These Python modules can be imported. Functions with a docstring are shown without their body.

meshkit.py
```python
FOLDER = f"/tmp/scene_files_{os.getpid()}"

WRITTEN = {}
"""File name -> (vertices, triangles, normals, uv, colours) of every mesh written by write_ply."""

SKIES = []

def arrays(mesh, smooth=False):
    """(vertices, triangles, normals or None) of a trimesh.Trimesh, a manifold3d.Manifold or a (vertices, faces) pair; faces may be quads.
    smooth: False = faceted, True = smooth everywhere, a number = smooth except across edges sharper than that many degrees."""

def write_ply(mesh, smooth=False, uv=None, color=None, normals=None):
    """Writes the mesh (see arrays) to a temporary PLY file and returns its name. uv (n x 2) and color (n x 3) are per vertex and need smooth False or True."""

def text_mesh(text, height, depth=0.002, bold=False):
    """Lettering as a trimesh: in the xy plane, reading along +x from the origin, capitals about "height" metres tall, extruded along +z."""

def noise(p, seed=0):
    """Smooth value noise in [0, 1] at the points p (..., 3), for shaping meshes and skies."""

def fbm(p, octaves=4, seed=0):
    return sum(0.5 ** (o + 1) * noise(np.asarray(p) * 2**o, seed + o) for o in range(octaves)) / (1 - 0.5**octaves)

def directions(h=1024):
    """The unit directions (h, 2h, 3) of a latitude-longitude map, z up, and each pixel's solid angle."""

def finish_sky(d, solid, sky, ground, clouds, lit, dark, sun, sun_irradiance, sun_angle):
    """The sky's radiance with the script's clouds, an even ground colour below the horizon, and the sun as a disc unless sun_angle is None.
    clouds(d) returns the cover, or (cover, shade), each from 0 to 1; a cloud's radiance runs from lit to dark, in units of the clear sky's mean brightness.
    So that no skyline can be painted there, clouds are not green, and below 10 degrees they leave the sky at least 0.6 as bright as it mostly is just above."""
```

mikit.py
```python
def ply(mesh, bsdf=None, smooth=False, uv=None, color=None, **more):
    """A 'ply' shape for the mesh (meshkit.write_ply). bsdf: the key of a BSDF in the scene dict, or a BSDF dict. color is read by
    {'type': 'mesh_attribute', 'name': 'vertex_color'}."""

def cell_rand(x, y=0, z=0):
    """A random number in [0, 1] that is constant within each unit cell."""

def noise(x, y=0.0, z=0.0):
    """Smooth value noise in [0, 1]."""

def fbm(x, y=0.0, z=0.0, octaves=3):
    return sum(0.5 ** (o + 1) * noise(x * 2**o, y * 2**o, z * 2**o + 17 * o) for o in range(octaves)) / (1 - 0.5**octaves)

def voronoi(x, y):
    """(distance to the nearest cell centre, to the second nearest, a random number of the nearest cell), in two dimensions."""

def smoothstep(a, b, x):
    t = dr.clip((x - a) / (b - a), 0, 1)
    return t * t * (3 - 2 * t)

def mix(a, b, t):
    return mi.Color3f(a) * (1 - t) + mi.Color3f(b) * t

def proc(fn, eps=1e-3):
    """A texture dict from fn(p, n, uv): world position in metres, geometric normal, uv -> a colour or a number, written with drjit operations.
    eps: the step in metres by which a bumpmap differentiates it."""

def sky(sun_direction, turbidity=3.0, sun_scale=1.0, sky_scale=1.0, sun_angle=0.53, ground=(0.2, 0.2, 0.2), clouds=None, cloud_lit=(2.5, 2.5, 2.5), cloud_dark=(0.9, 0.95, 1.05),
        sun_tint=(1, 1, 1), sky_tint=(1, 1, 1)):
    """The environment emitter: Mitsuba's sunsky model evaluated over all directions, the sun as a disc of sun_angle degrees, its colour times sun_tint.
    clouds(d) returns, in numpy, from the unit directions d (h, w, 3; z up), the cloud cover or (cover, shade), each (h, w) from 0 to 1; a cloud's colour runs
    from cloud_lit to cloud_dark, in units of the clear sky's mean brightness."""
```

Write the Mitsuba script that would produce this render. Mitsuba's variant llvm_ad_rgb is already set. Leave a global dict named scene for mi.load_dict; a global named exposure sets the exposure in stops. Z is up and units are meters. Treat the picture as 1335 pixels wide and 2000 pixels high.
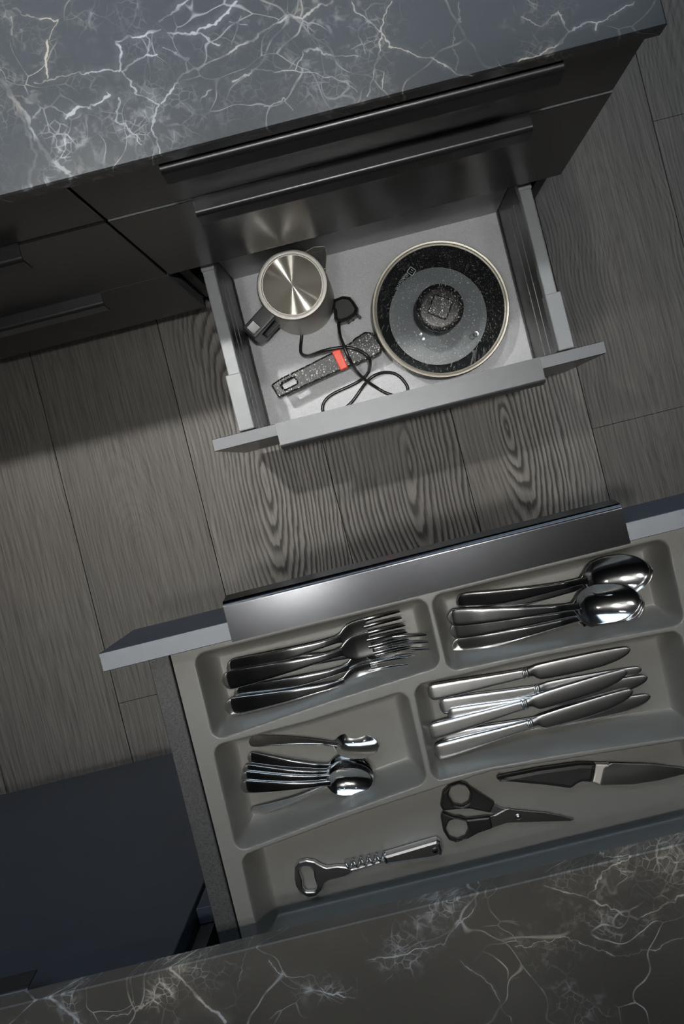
import math, random, sys
import numpy as np, trimesh, mitsuba as mi, drjit as dr, mikit, meshkit, shapely
from shapely.geometry import Polygon, LineString
from shapely import affinity
from mikit import noise, fbm, voronoi, cell_rand, smoothstep, mix

scene, labels = {'type': 'scene'}, {}
T = mi.ScalarTransform4f

# ------------------------------------------------------------------ camera, lamps, exposure
H = 1.65
RC = np.array([[0.9697805502934417, -0.24353526241186835, -0.01470578915025901],
               [0.24343567025235785, 0.9698819800103294, -0.00824738140431409],
               [0.016271408093178025, 0.0044182364383724615, 0.9998578501294271]])
FOC, CX, CY = 1675.559, 54.2138, -92.654
M = np.eye(4); M[:3, 0] = -RC[0]; M[:3, 1] = RC[1]; M[:3, 2] = -RC[2]; M[:3, 3] = [0, 0, H]
scene['camera'] = {'type': 'perspective', 'fov': float(2 * np.degrees(np.arctan(667.5 / FOC))), 'fov_axis': 'x', 'near_clip': 0.02,
                   'principal_point_offset_x': -CX / 1335, 'principal_point_offset_y': -CY / 2000, 'to_world': T(M.tolist())}
exposure = 0.0
WARM, COOL = (1.0, 0.985, 0.94), (0.68, 0.84, 1.0)
LAMP = 1400.0
# recessed ceiling spotlights: (x, y, strength)
SPOTS = [(-0.37, -0.04, 0.27, .17), (0.09, 0.0, 0.92, .155), (0.66, 0.0, 0.24, .17), (-0.33, -0.21, 0.26, .145),
         (-0.55, 0.62, 2.5, .135), (0.08, 0.66, 0.8, .16),
         (-0.25, 1.6, 0.6, .09)]
WINDOW = 1.9
PANEL = 2.0
CEIL = 2.6


def at(px, py, z):
    """The point at height z where the photograph's pixel lies (for measuring outlines at their true height)."""
    c = np.array([(px - 667.5 - CX) / FOC, -(py - 1000 - CY) / FOC, -1.0]); w = RC.T @ c
    return w * (H - z) / -w[2] + [0, 0, H]


def pts(px, z, org=(0, 0), s=1.0):
    return np.array([at(org[0] + x / s, org[1] + y / s, z)[:2] for x, y in px])


# ------------------------------------------------------------------ materials
def rgb(*c):
    return {'type': 'rgb', 'value': list(map(float, c if len(c) == 3 else (c[0],) * 3))}


def mat(name, color, rough=0.5, metallic=0.0, spec=0.5, **k):
    d = {'type': 'principled', 'base_color': color if isinstance(color, dict) else rgb(*color), 'roughness': rough, 'metallic': metallic, **k}
    if not metallic:
        d['specular'] = spec
    scene[name] = {'type': 'twosided', 'bsdf': d}
    return name


def seg_veins(p, lines, scale):
    """The strongest of hand-laid veins: lines = [(points, width, strength)] in metres."""
    wx = (fbm(p.x * 34, p.y * 34, 3.0, octaves=4) - 0.5) * 0.011
    wy = (fbm(p.x * 34, p.y * 34, 9.0, octaves=4) - 0.5) * 0.011
    x = p.x + wx + (fbm(p.x * 150, p.y * 150, 2.0) - 0.5) * 0.006
    y = p.y + wy + (fbm(p.x * 150, p.y * 150, 6.0) - 0.5) * 0.006
    out = mi.Float(0)
    for q, w, s in lines:
        d2 = mi.Float(9)
        for (ax, ay), (bx, by) in zip(q[:-1], q[1:]):
            ex, ey = bx - ax, by - ay
            t = dr.clip(((x - ax) * ex + (y - ay) * ey) / (ex * ex + ey * ey + 1e-9), 0, 1)
            d2 = dr.minimum(d2, dr.square(x - ax - t * ex) + dr.square(y - ay - t * ey))
        d = dr.sqrt(d2)
        core = 1 - smoothstep(0.15 * w, 0.45 * w, d)
        halo = (1 - smoothstep(0, 3 * w, d)) * 0.10
        out = dr.maximum(out, s * (core + halo))
    return out


def marble_fn(lines, clouds, base, seed, bright=1.0):
    def fn(p, n, uv):
        x, y = p.x + (p.z - 0.8655) * 0.6, p.y + (p.z - 0.8655) * 0.8
        wx, wy = (fbm(x * 14, y * 14, seed) - 0.5) * 0.09, (fbm(x * 14, y * 14, seed + 5) - 0.5) * 0.09
        a, b, _ = voronoi((x + wx) * 9 + seed, (y + wy) * 9)
        v1 = (1 - smoothstep(0.0, 0.030, b - a)) * smoothstep(0.50, 0.72, noise(x * 7, y * 7, seed + 2)) * 0.4
        a, b, _ = voronoi((x + wx) * 26 + seed, (y + wy * 1.4) * 26)
        v2 = (1 - smoothstep(0.0, 0.05, b - a)) * smoothstep(0.52, 0.75, noise(x * 19, y * 19, seed + 7)) * 0.6
        cl = mi.Float(0)
        for cx, cy, r, s in clouds:
            d = dr.sqrt(dr.square(x - cx + wx * 1.3) + dr.square(y - cy + wy * 1.3))
            cl = dr.maximum(cl, s * (1 - smoothstep(0.1 * r, r, d)))
        fx, fy = x + (fbm(x * 55, y * 55, seed) - 0.5) * 0.011, y + (fbm(x * 55, y * 55, seed + 4) - 0.5) * 0.011
        a, b, c = voronoi(fx * 52, fy * 52 + seed)
        web = (1 - smoothstep(0.0, 0.10, b - a)) * smoothstep(0.35, 0.6, noise(x * 40, y * 40, seed + 8))
        a, b, c2 = voronoi(fx * 130, fy * 130 + seed)
        web2 = (1 - smoothstep(0.0, 0.16, b - a)) * smoothstep(0.4, 0.7, noise(x * 55, y * 55, seed + 9))
        fine = smoothstep(0.50, 0.85, fbm(fx * 150, fy * 150, seed, octaves=4))
        v = dr.maximum(dr.maximum(v1, v2), cl * (0.45 * fine + 0.55 * web + 0.50 * web2 + 0.05))
        br = 0.25 + 0.95 * smoothstep(0.30, 0.66, fbm(x * 60, y * 60, seed + 3))
        v = dr.clip(dr.maximum(v, seg_veins(mi.Point3f(x, y, 0), lines, 1.0)) * br, 0, 1)
        warm = smoothstep(0.52, 0.7, fbm(x * 9, y * 9, seed + 11))
        tone = bright * mix((0.265, 0.275, 0.29), (0.31, 0.265, 0.20), warm * 0.7)
        ground = mi.Color3f(*base) * (0.7 + 0.6 * fbm(x * 10, y * 10, seed + 1, octaves=4))
        return ground * (1 - v) + tone * v
    return mikit.proc(fn)


def crop_lines(rows, org, s, z):
    return [([tuple(q) for q in pts(r, z, org, s)], w, k) for r, w, k in rows]


ZT = 0.8655
UP = crop_lines([
    ([(0, 300), (60, 380), (110, 470), (150, 540), (200, 590), (250, 640)], .006, .55),
    ([(60, 400), (130, 560), (100, 690)], .005, .4),
    ([(45, 35), (130, 60), (215, 75), (180, 140)], .0022, .6), ([(170, 145), (185, 290)], .003, .8), ([(30, 70), (42, 140)], .003, .6),
    ([(130, 320), (190, 300), (290, 270), (350, 270), (400, 260), (440, 270)], .0022, .6),
    ([(430, 270), (440, 200), (425, 155), (490, 135), (545, 130), (590, 115)], .0033, .85),
    ([(440, 270), (510, 230), (575, 200)], .0025, .7), ([(545, 130), (545, 210)], .002, .5),
    ([(620, 130), (735, 130), (800, 90), (845, 50), (880, 0)], .0032, .95), ([(735, 130), (815, 170)], .0025, .7),
    ([(600, 375), (640, 330), (690, 280), (790, 230), (860, 200), (920, 165), (980, 120), (1060, 70), (1150, 45), (1250, 5)], .0032, .7),
    ([(650, 195), (690, 220), (700, 265)], .003, .7), ([(590, 180), (650, 195)], .0016, .5),
    ([(240, 450), (310, 400), (390, 365), (410, 340)], .0032, .95),
    ([(440, 270), (480, 290), (495, 345), (590, 380), (560, 470), (600, 570)], .0024, .6), ([(490, 480), (520, 540)], .002, .6),
    ([(440, 360), (430, 440), (470, 470), (520, 520)], .0025, .55), ([(590, 80), (700, 0)], .0028, .7),
    ([(860, 300), (960, 265), (1080, 265), (1160, 260)], .002, .6), ([(1110, 260), (1130, 190), (1335, 205)], .002, .55),
    ([(1160, 260), (1300, 300)], .0014, .5), ([(985, 405), (1050, 370), (1080, 400)], .0018, .6),
    ([(900, 60), (870, 170)], .0012, .4), ([(780, 330), (740, 380)], .0018, .5), ([(860, 85), (925, 95)], .0015, .5),
], (0, 0), 1.907, ZT) + crop_lines([
    ([(95, 10), (150, 70), (215, 130), (235, 170), (270, 175), (340, 200), (430, 230), (500, 270), (545, 282)], .0022, .65),
    ([(240, 0), (225, 100), (200, 180), (185, 250), (165, 370)], .0018, .65), ([(185, 250), (230, 265), (225, 330)], .0016, .5),
    ([(485, 0), (490, 150), (495, 250)], .001, .35), ([(870, 40), (900, 120), (860, 180), (780, 210), (700, 240)], .0026, .7),
    ([(900, 120), (960, 90), (1010, 80), (1080, 50), (1160, 10)], .0018, .65), ([(1010, 80), (1005, 110)], .002, .7),
    ([(720, 60), (800, 90), (870, 40)], .0018, .4), ([(0, 270), (70, 300), (130, 340)], .001, .4), ([(350, 170), (400, 155), (420, 190)], .001, .35),
], (635, 0), 1.907, ZT)
UPC = [(*pts([q], ZT)[0], r, s) for q, r, s in [((30, 200), .07, .8), ((85, 300), .07, .8), ((50, 20), .04, .5), ((580, 50), .09, .65), ((640, 20), .07, .6), ((260, 250), .07, .6), ((400, 200), .09, .35),
                                                ((1085, 40), .06, .55), ((205, 60), .05, .5), ((560, 110), .06, .5), ((310, 280), .05, .6), ((650, 70), .07, .45)]]
LO = crop_lines([
    ([(525, 1870), (550, 1900), (615, 1912), (640, 1945), (700, 1950)], .0016, .6), ([(600, 1940), (655, 1948), (690, 1930)], .0022, .5),
    ([(720, 1872), (800, 1862), (860, 1842), (930, 1765), (940, 1715)], .0022, .45),
    ([(1070, 1700), (1110, 1690), (1150, 1690)], .0014, .5), ([(1060, 1730), (1150, 1752), (1250, 1795), (1335, 1740)], .0022, .6),
    ([(1150, 1752), (1180, 1700), (1270, 1662)], .002, .6), ([(310, 1880), (350, 1910), (400, 1960), (440, 2000)], .004, .6),
    ([(100, 1950), (150, 1990)], .004, .6), ([(480, 1860), (470, 1930)], .0012, .35), ([(890, 1880), (960, 1930), (1000, 2000)], .0012, .35),
    ([(1000, 1850), (1100, 1830), (1200, 1870), (1335, 1830)], .0014, .4), ([(200, 1990), (290, 1960), (330, 1940)], .0014, .45),
], (0, 0), 1.0, ZT)
LOC = [(*pts([q], ZT)[0], r, s) for q, r, s in [((380, 1930), .06, .8), ((130, 1975), .05, .8), ((900, 1760), .05, .75), ((830, 1830), .05, .5), ((1200, 1730), .07, .6), ((1300, 1720), .06, .6),
                                                ((640, 1930), .04, .5), ((1100, 1900), .06, .3)]]
mat('marble_upper', marble_fn(UP, UPC, (0.019, 0.0195, 0.0205), 3.0), 0.21, spec=0.55)
mat('marble_lower', marble_fn(LO, LOC, (0.078, 0.073, 0.065), 31.0, 1.9), 0.24, spec=0.55)

PW, PX0 = 0.2535, -0.6115


EYES = []
for (ex, ey), sq in (((517, 945), .20), ((803, 905), .17), ((1000, 832), .22), ((40, 1080), .10), ((1245, 625), .16)):
    w = at(ex, ey, 0); ek = math.floor((w[0] - PX0) / PW)
    EYES.append((float(ek), float(w[0] - PX0 - (ek + .5) * PW), float(w[1]), sq))


def floor_fn(p, n, uv):
    k = dr.floor((p.x - PX0) / PW)
    u = p.x - PX0 - (k + 0.5) * PW
    r1, r2, r3 = cell_rand(k, 3), cell_rand(k, 5), cell_rand(k, 8)
    y = p.y + r3 * 40
    h = 0.012 + 0.075 * noise(y * 3.0, k * 7.3, 1.0) + 0.02 * noise(y * 9.0, k * 3.1, 4.0)
    uc = u + (r1 - 0.5) * 0.12 + (noise(y * 4, k, 2.0) - 0.5) * 0.03
    r = dr.sqrt(dr.square(uc) + dr.square(h)) + 0.004 * fbm(p.x * 45, y * 14, k) + 0.0012 * noise(p.x * 300, y * 60, k)
    for ek, eu, ey, sq in EYES:
        re = dr.sqrt(dr.square(u - eu + (noise(p.y * 9, ek, 3.0) - 0.5) * 0.022) + dr.square((p.y - ey) * sq) + 1e-6) + 0.011 * fbm(p.x * 34, p.y * 8, ek) + 0.0012 * noise(p.x * 300, y * 60, k)
        r = dr.select(dr.abs(k - ek) < 0.5, re, r)
    f = r * (108 + 40 * r2); f = f - dr.floor(f)
    ring = smoothstep(0.05, 0.55, f) * (1 - smoothstep(0.80, 1.0, f))
    fib = noise(p.x * 1100, y * 30, 3.0) * 0.5 + noise(p.x * 420, y * 14, 7.0) * 0.5
    strength = (0.16 + 0.60 * smoothstep(0.35, 0.75, noise(p.x * 7, y * 2.2, 12.0))) * (0.50 + 1.10 * smoothstep(-0.36, -0.20, p.x) * (1 - smoothstep(0.30, 0.42, p.x)))
    v = (1 - strength) * 0.62 + strength * ring
    tone = mix((0.045, 0.040, 0.036), (0.255, 0.238, 0.218), dr.clip(v * 0.75 + (fib - 0.5) * 0.55 + 0.05, 0, 1))
    return tone * dr.select(k > 3.5, 0.78, 1.0) * (0.82 + 0.30 * cell_rand(k, 11) + 0.25 * (fbm(p.x * 3, y * 2, 5.0) - 0.5))


mat('oak', mikit.proc(floor_fn), 0.55, spec=0.35)
mat('subfloor', (0.012,), 0.8)
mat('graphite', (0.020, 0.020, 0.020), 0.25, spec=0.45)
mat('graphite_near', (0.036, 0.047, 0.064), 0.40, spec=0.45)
mat('edge_band', (0.20, 0.21, 0.225), 0.45)
mat('carcass', (0.035,), 0.5)
mat('handle_metal', (0.080, 0.082, 0.088), 0.19, metallic=1.0)
mat('handle_satin', (0.085, 0.085, 0.088), 0.32, metallic=0.75)
mat('handle_grey', (0.105, 0.108, 0.114), 0.40, metallic=0.55)
mat('rail_grey', (0.29, 0.31, 0.32), 0.4)
mat('rail_dark', (0.022, 0.021, 0.020), 0.33, metallic=0.0, spec=0.45)
mat('rail_line', (0.22,), 0.3)
mat('side_metal', mikit.proc(lambda p, n, uv: mi.Color3f(0.052) * (0.7 + 0.6 * noise(p.x * 900, p.y * 900, p.z * 900))), 0.4)


def drawer_floor_fn(p, n, uv):
    return mi.Color3f(0.58, 0.60, 0.62) * (0.92 + 0.16 * noise(p.x * 700, p.y * 700) )


mat('drawer_floor', mikit.proc(drawer_floor_fn), 0.5)
mat('drawer_back', (0.36, 0.375, 0.375), 0.4)
mat('tray_plastic', (0.172, 0.168, 0.154), 0.36, spec=0.5)
scene['polished'] = {'type': 'twosided', 'bsdf': {'type': 'roughconductor', 'distribution': 'ggx', 'alpha': 0.055, 'specular_reflectance': rgb(0.80, 0.80, 0.79), 'eta': rgb(0.0), 'k': rgb(1.0), 'material': 'none'}}
del scene['polished']['bsdf']['eta'], scene['polished']['bsdf']['k']


def conductor(name, c, a, av=None):
    d = {'type': 'roughconductor', 'distribution': 'ggx', 'material': 'none', 'specular_reflectance': rgb(*c)}
    d.update({'alpha': a} if av is None else {'alpha_u': a, 'alpha_v': av})
    scene[name] = {'type': 'twosided', 'bsdf': d}


conductor('polished', (0.80, 0.80, 0.79), 0.013)
conductor('satin_blade', (0.62, 0.615, 0.61), 0.045)
conductor('knife_grip', (0.80, 0.80, 0.79), 0.062)
conductor('chrome', (0.82, 0.82, 0.83), 0.04)
conductor('brushed', (0.74, 0.71, 0.66), 0.30)
conductor('lid_brushed', (0.80, 0.77, 0.70), 0.010, 0.42)
conductor('lid_soft', (0.66, 0.61, 0.52), 0.5)
scene['lid_brushed'] = {'type': 'twosided', 'bsdf': {'type': 'blendbsdf', 'weight': 0.45, 'a': scene['lid_brushed']['bsdf'], 'b': scene['lid_soft']['bsdf']}}
del scene['lid_soft']
conductor('rim_steel', (0.97, 0.92, 0.80), 0.26)
mat('black_plastic', (0.011,), 0.32, spec=0.4)
mat('kettle_plastic', (0.060, 0.061, 0.065), 0.38)
mat('black_soft', (0.018,), 0.42, spec=0.4)
mat('cord_rubber', (0.018,), 0.32)


def speckle(base, dot, s, thr):
    def fn(p, n, uv):
        def layer(k, cut, o):
            x, y = p.x + p.z * 0.37, p.y + p.z * 0.71
            a, b, c = voronoi(x * k + o, y * k + o)
            return dr.select((a < 0.16 + 0.16 * cell_rand(dr.floor(c * 9999), 3)) & (c > cut), 1.0, 0.0)
        v = dr.maximum(layer(s, thr, 0), layer(s * 0.5, thr + 0.08, 7.7))
        return mix(base, dot, v)
    return mikit.proc(fn)


mat('pan_coat', speckle((0.012, 0.012, 0.013), (0.40, 0.38, 0.35), 480, 0.74), 0.35, spec=0.4)
mat('pan_floor', speckle((0.105, 0.128, 0.140), (0.40, 0.42, 0.42), 520, 0.84), 0.30, spec=0.6)
mat('handle_speckle', speckle((0.011, 0.011, 0.012), (0.60, 0.59, 0.57), 480, 0.72), 0.4)
mat('red_band', (0.80, 0.075, 0.035), 0.4)
mat('print_white', (0.42, 0.48, 0.48), 0.5)
scene['lid_glass'] = {'type': 'thindielectric', 'int_ior': 1.5}
mat('wall_paint', (0.12, 0.12, 0.12), 0.8)
mat('ceiling_paint', (0.045, 0.045, 0.045), 0.9)
mat('lamp_metal', (0.5,), 0.4)


# ------------------------------------------------------------------ helpers
def put(key, mesh, m, smooth=30, **k):
    while key in scene:
        raise KeyError(key)
    scene[key] = mikit.ply(mesh, m, smooth, **k)
    return key


def tag(key, label=None, category=None, group=None, kind=None):
    labels[key] = {k: v for k, v in dict(label=label, category=category, group=group, kind=kind).items() if v}


used = {}


def num(key):
    n = used.get(key, 0); used[key] = n + 1
    return key if n == 0 else f'{key}_{n:03d}'


def box(x0, x1, y0, y1, z0, z1, c=0.0):
    if c <= 0:
        m = trimesh.creation.box((x1 - x0, y1 - y0, z1 - z0)); m.apply_translation(((x0 + x1) / 2, (y0 + y1) / 2, (z0 + z1) / 2)); return m
    q = [[x, y, z] for sx in (0, 1) for sy in (0, 1) for sz in (0, 1)
         for x, y, z in ((x0 + c if not sx else x1 - c, y0 if not sy else y1, z0 + c if not sz else z1 - c),
                         (x0 if not sx else x1, y0 + c if not sy else y1 - c, z0 + c if not sz else z1 - c),
                         (x0 + c if not sx else x1 - c, y0 + c if not sy else y1 - c, z0 if not sz else z1))]
    return trimesh.convex.convex_hull(np.array(q))


def lathe(prof, n=96):
    return trimesh.creation.revolve(np.array(prof, float), sections=n)


def cat(*m):
    return trimesh.util.concatenate(list(m))


def tube(path, r, n=12, caps=True):
    p = np.array(path, float)
    t = np.gradient(p, axis=0); t /= np.linalg.norm(t, axis=1)[:, None]
    up = np.array([0, 0, 1.0]); vs = []
    a = np.cross(t[0], up); a = a / np.linalg.norm(a) if np.linalg.norm(a) > 1e-3 else np.array([1.0, 0, 0])
    rr = np.broadcast_to(r, len(p))
    for i in range(len(p)):
        a = a - t[i] * (a @ t[i]); a /= np.linalg.norm(a); b = np.cross(t[i], a)
        th = np.arange(n) * 2 * np.pi / n
        vs.append(p[i] + rr[i] * (np.cos(th)[:, None] * a + np.sin(th)[:, None] * b))
    return skin(vs)


def skin(rings):
    """A closed mesh through rings of equally many points, capped."""
    n = len(rings[0]); v = np.vstack(rings + [rings[0].mean(0)[None], rings[-1].mean(0)[None]]); f = []
    k = np.arange(n); k1 = (k + 1) % n
    for i in range(len(rings) - 1):
        a, b = i * n, (i + 1) * n
        f += [np.stack([a + k, a + k1, b + k1], 1), np.stack([a + k, b + k1, b + k], 1)]
    e = len(rings) * n
    f += [np.stack([np.full(n, e), k1, k], 1), np.stack([np.full(n, e + 1), e - n + k, e - n + k1], 1)]
    m = trimesh.Trimesh(v, np.vstack(f), process=False); trimesh.repair.fix_normals(m)
    return m


def spline(q, n=160):
    from scipy.interpolate import CubicSpline
    q = np.array(q, float); d = np.r_[0, np.cumsum(np.linalg.norm(np.diff(q, axis=0), axis=1) ** 0.6)]
    return CubicSpline(d, q)(np.linspace(0, d[-1], n))


def smooth_poly(q, r):
    g = Polygon(q).buffer(0)
    g = g.buffer(-r, quad_segs=10).buffer(2 * r, quad_segs=10).buffer(-r, quad_segs=10)
    return g if g.geom_type == 'Polygon' else max(g.geoms, key=lambda a: a.area)


def slab(g, z0, z1, c=0.001, ds=0.0012, zfun=None):
    """The outline g (holes too) given its thickness from z0 to z1, its edges rounded by c."""
    rings = [(g.exterior, 1)] + [(h, -1) for h in g.interiors]
    prof = [(c, z0), (0.3 * c, z0 + 0.3 * c), (0, z0 + c), (0, z1 - c), (0.3 * c, z1 - 0.3 * c), (c, z1)]
    parts, caps = [], []
    for ring, sign in rings:
        n = max(12, int(ring.length / ds)); p = np.array([ring.interpolate(i / n, normalized=True).coords[0][:2] for i in range(n)])
        area = 0.5 * np.sum(p[:, 0] * np.roll(p[:, 1], -1) - np.roll(p[:, 0], -1) * p[:, 1])
        if area < 0: p = p[::-1]
        t = np.roll(p, -1, 0) - np.roll(p, 1, 0); t /= np.linalg.norm(t, axis=1)[:, None] + 1e-12
        nin = np.stack([-t[:, 1], t[:, 0]], 1) * sign
        v = np.vstack([np.c_[p + nin * o, np.full(n, z)] for o, z in prof]); k = np.arange(n); k1 = (k + 1) % n; f = []
        for i in range(len(prof) - 1):
            a, b = i * n, (i + 1) * n
            q = [np.stack([a + k, a + k1, b + k1], 1), np.stack([a + k, b + k1, b + k], 1)]
            f += q if sign > 0 else [x[:, ::-1] for x in q]
        parts.append(trimesh.Trimesh(v, np.vstack(f), process=False)); caps.append(p + nin * c)
    gp = Polygon(caps[0], caps[1:]).buffer(0)
    for gg in getattr(gp, 'geoms', [gp]):
        v, f = trimesh.creation.triangulate_polygon(gg, engine='earcut')
        for z, fl in ((z1, 1), (z0, -1)):
            m = trimesh.Trimesh(np.c_[v, np.full(len(v), z)], f, process=False)
            if len(f) and m.face_normals[:, 2].mean() * fl < 0: m.invert()
            parts.append(m)
    m = cat(*parts)
    if zfun is not None:
        m.vertices[:, 2] += zfun(m.vertices[:, :2])
    return m


def loft(st, n=24, pw=2.6):
    """Stations (x, y0, y1, z, thickness, bowl): a bar of superelliptic section; bowl dishes its middle down."""
    rings = []
    th = np.arange(n) * 2 * np.pi / n
    c, s = np.sign(np.cos(th)) * np.abs(np.cos(th)) ** (2 / pw), np.sign(np.sin(th)) * np.abs(np.sin(th)) ** (2 / pw)
    for x, y0, y1, z, t, b in st:
        rings.append(np.stack([np.full(n, x), (y0 + y1) / 2 + (y1 - y0) / 2 * c, z - b * (1 - c ** 2) + t / 2 * s], 1))
    return skin(rings)


def interp(table, xs):
    tb = np.array(table, float)
    from scipy.interpolate import PchipInterpolator
    return np.column_stack([xs] + [PchipInterpolator(tb[:, 0], tb[:, k])(xs) for k in range(1, tb.shape[1])])


# ------------------------------------------------------------------ the room
FZ = -0.012
put('floor', box(-2.3, 2.4, -2.3, 3.1, -0.06, FZ), 'subfloor', False); tag('floor', kind='structure')
rng = random.Random(5)
joints = {5: [-0.338], 8: [-0.045], 9: [], 10: [0.496]}
i = 0
for c in range(-6, 12):
    x0 = PX0 + c * PW
    known = {-1: [], 0: [-0.338], 1: [], 2: [], 3: [], 4: [-0.045], 5: [0.496]}
    js = known.get(c, [rng.uniform(-1.6, -0.9), rng.uniform(0.9, 1.8)])
    ys = [-2.3] + sorted(js if js else [-1.2 - 0.1 * c, 1.4 + 0.1 * c]) + [3.1]
    for a, b in zip(ys[:-1], ys[1:]):
        put(num('floor__plank'), box(x0 + .0008, x0 + PW - .0008, a + .0005, b - .0005, FZ, 0), 'oak', False)
put('ceiling', box(-2.3, 2.4, -2.3, 3.1, CEIL, CEIL + 0.05), 'ceiling_paint', False); tag('ceiling', kind='structure')
for nm, b in (('wall_left', (-2.36, -2.3, -2.3, 3.1)), ('wall_right', (2.4, 2.46, -2.3, 3.1)), ('wall_front', (-2.36, 2.46, -2.36, -2.3)), ('wall_back', (-2.36, 2.46, 3.1, 3.16))):
    put(nm, box(*b, -0.06, CEIL + 0.05), 'wall_paint', False); tag(nm, kind='structure')

for sx, sy, st, CAN in SPOTS:
    k = num('ceiling_spotlight')
    can = lathe([(.043, -CAN), (.049, -CAN), (.050, .002 - CAN), (.050, 0), (.043, 0), (.043, -CAN)], 48); can.apply_translation((sx, sy, CEIL))
    put(k + '__housing', can, 'carcass')
    th_ = np.arange(32) * 2 * np.pi / 32
    d = trimesh.Trimesh(np.vstack([[[sx, sy, CEIL - .008]], np.c_[sx + .036 * np.cos(th_), sy + .036 * np.sin(th_), np.full(32, CEIL - .008)]]), [[0, 1 + (i + 1) % 32, 1 + i] for i in range(32)], process=False)
    put(k + '__lens', d, 'lamp_metal', False)
    scene[k + '__lens']['emitter'] = {'type': 'area', 'radiance': rgb(*(LAMP * st * np.array(WARM)))}
    where = ['over the kettle side of the aisle, outer of two', 'above the middle of the aisle', 'above the right end of the aisle', 'over the kettle side of the aisle, inner of two', 'above the left of the upper worktop', 'above the right of the upper worktop', 'behind the upper worktop'][SPOTS.index((sx, sy, st, CAN))]
    tag(k, 'black cylinder ceiling spotlight ' + where, 'light', 'spotlights under the ceiling')
k = 'ceiling_light_panel'
put(k + '__frame', cat(box(-2.22, 1.17, .98, 1.0, CEIL - .03, CEIL), box(-2.22, 1.17, 2.5, 2.52, CEIL - .03, CEIL), box(-2.22, -2.2, 1.0, 2.5, CEIL - .03, CEIL), box(1.15, 1.17, 1.0, 2.5, CEIL - .03, CEIL)), 'lamp_metal', False)
put(k + '__diffuser', box(-2.2, 1.15, 1.0, 2.5, CEIL - .02, CEIL - .01), 'lamp_metal', False)
scene[k + '__diffuser']['emitter'] = {'type': 'area', 'radiance': rgb(*(PANEL * np.array(COOL)))}
tag(k, 'large cool white LED light panel in the ceiling', 'light')

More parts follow.
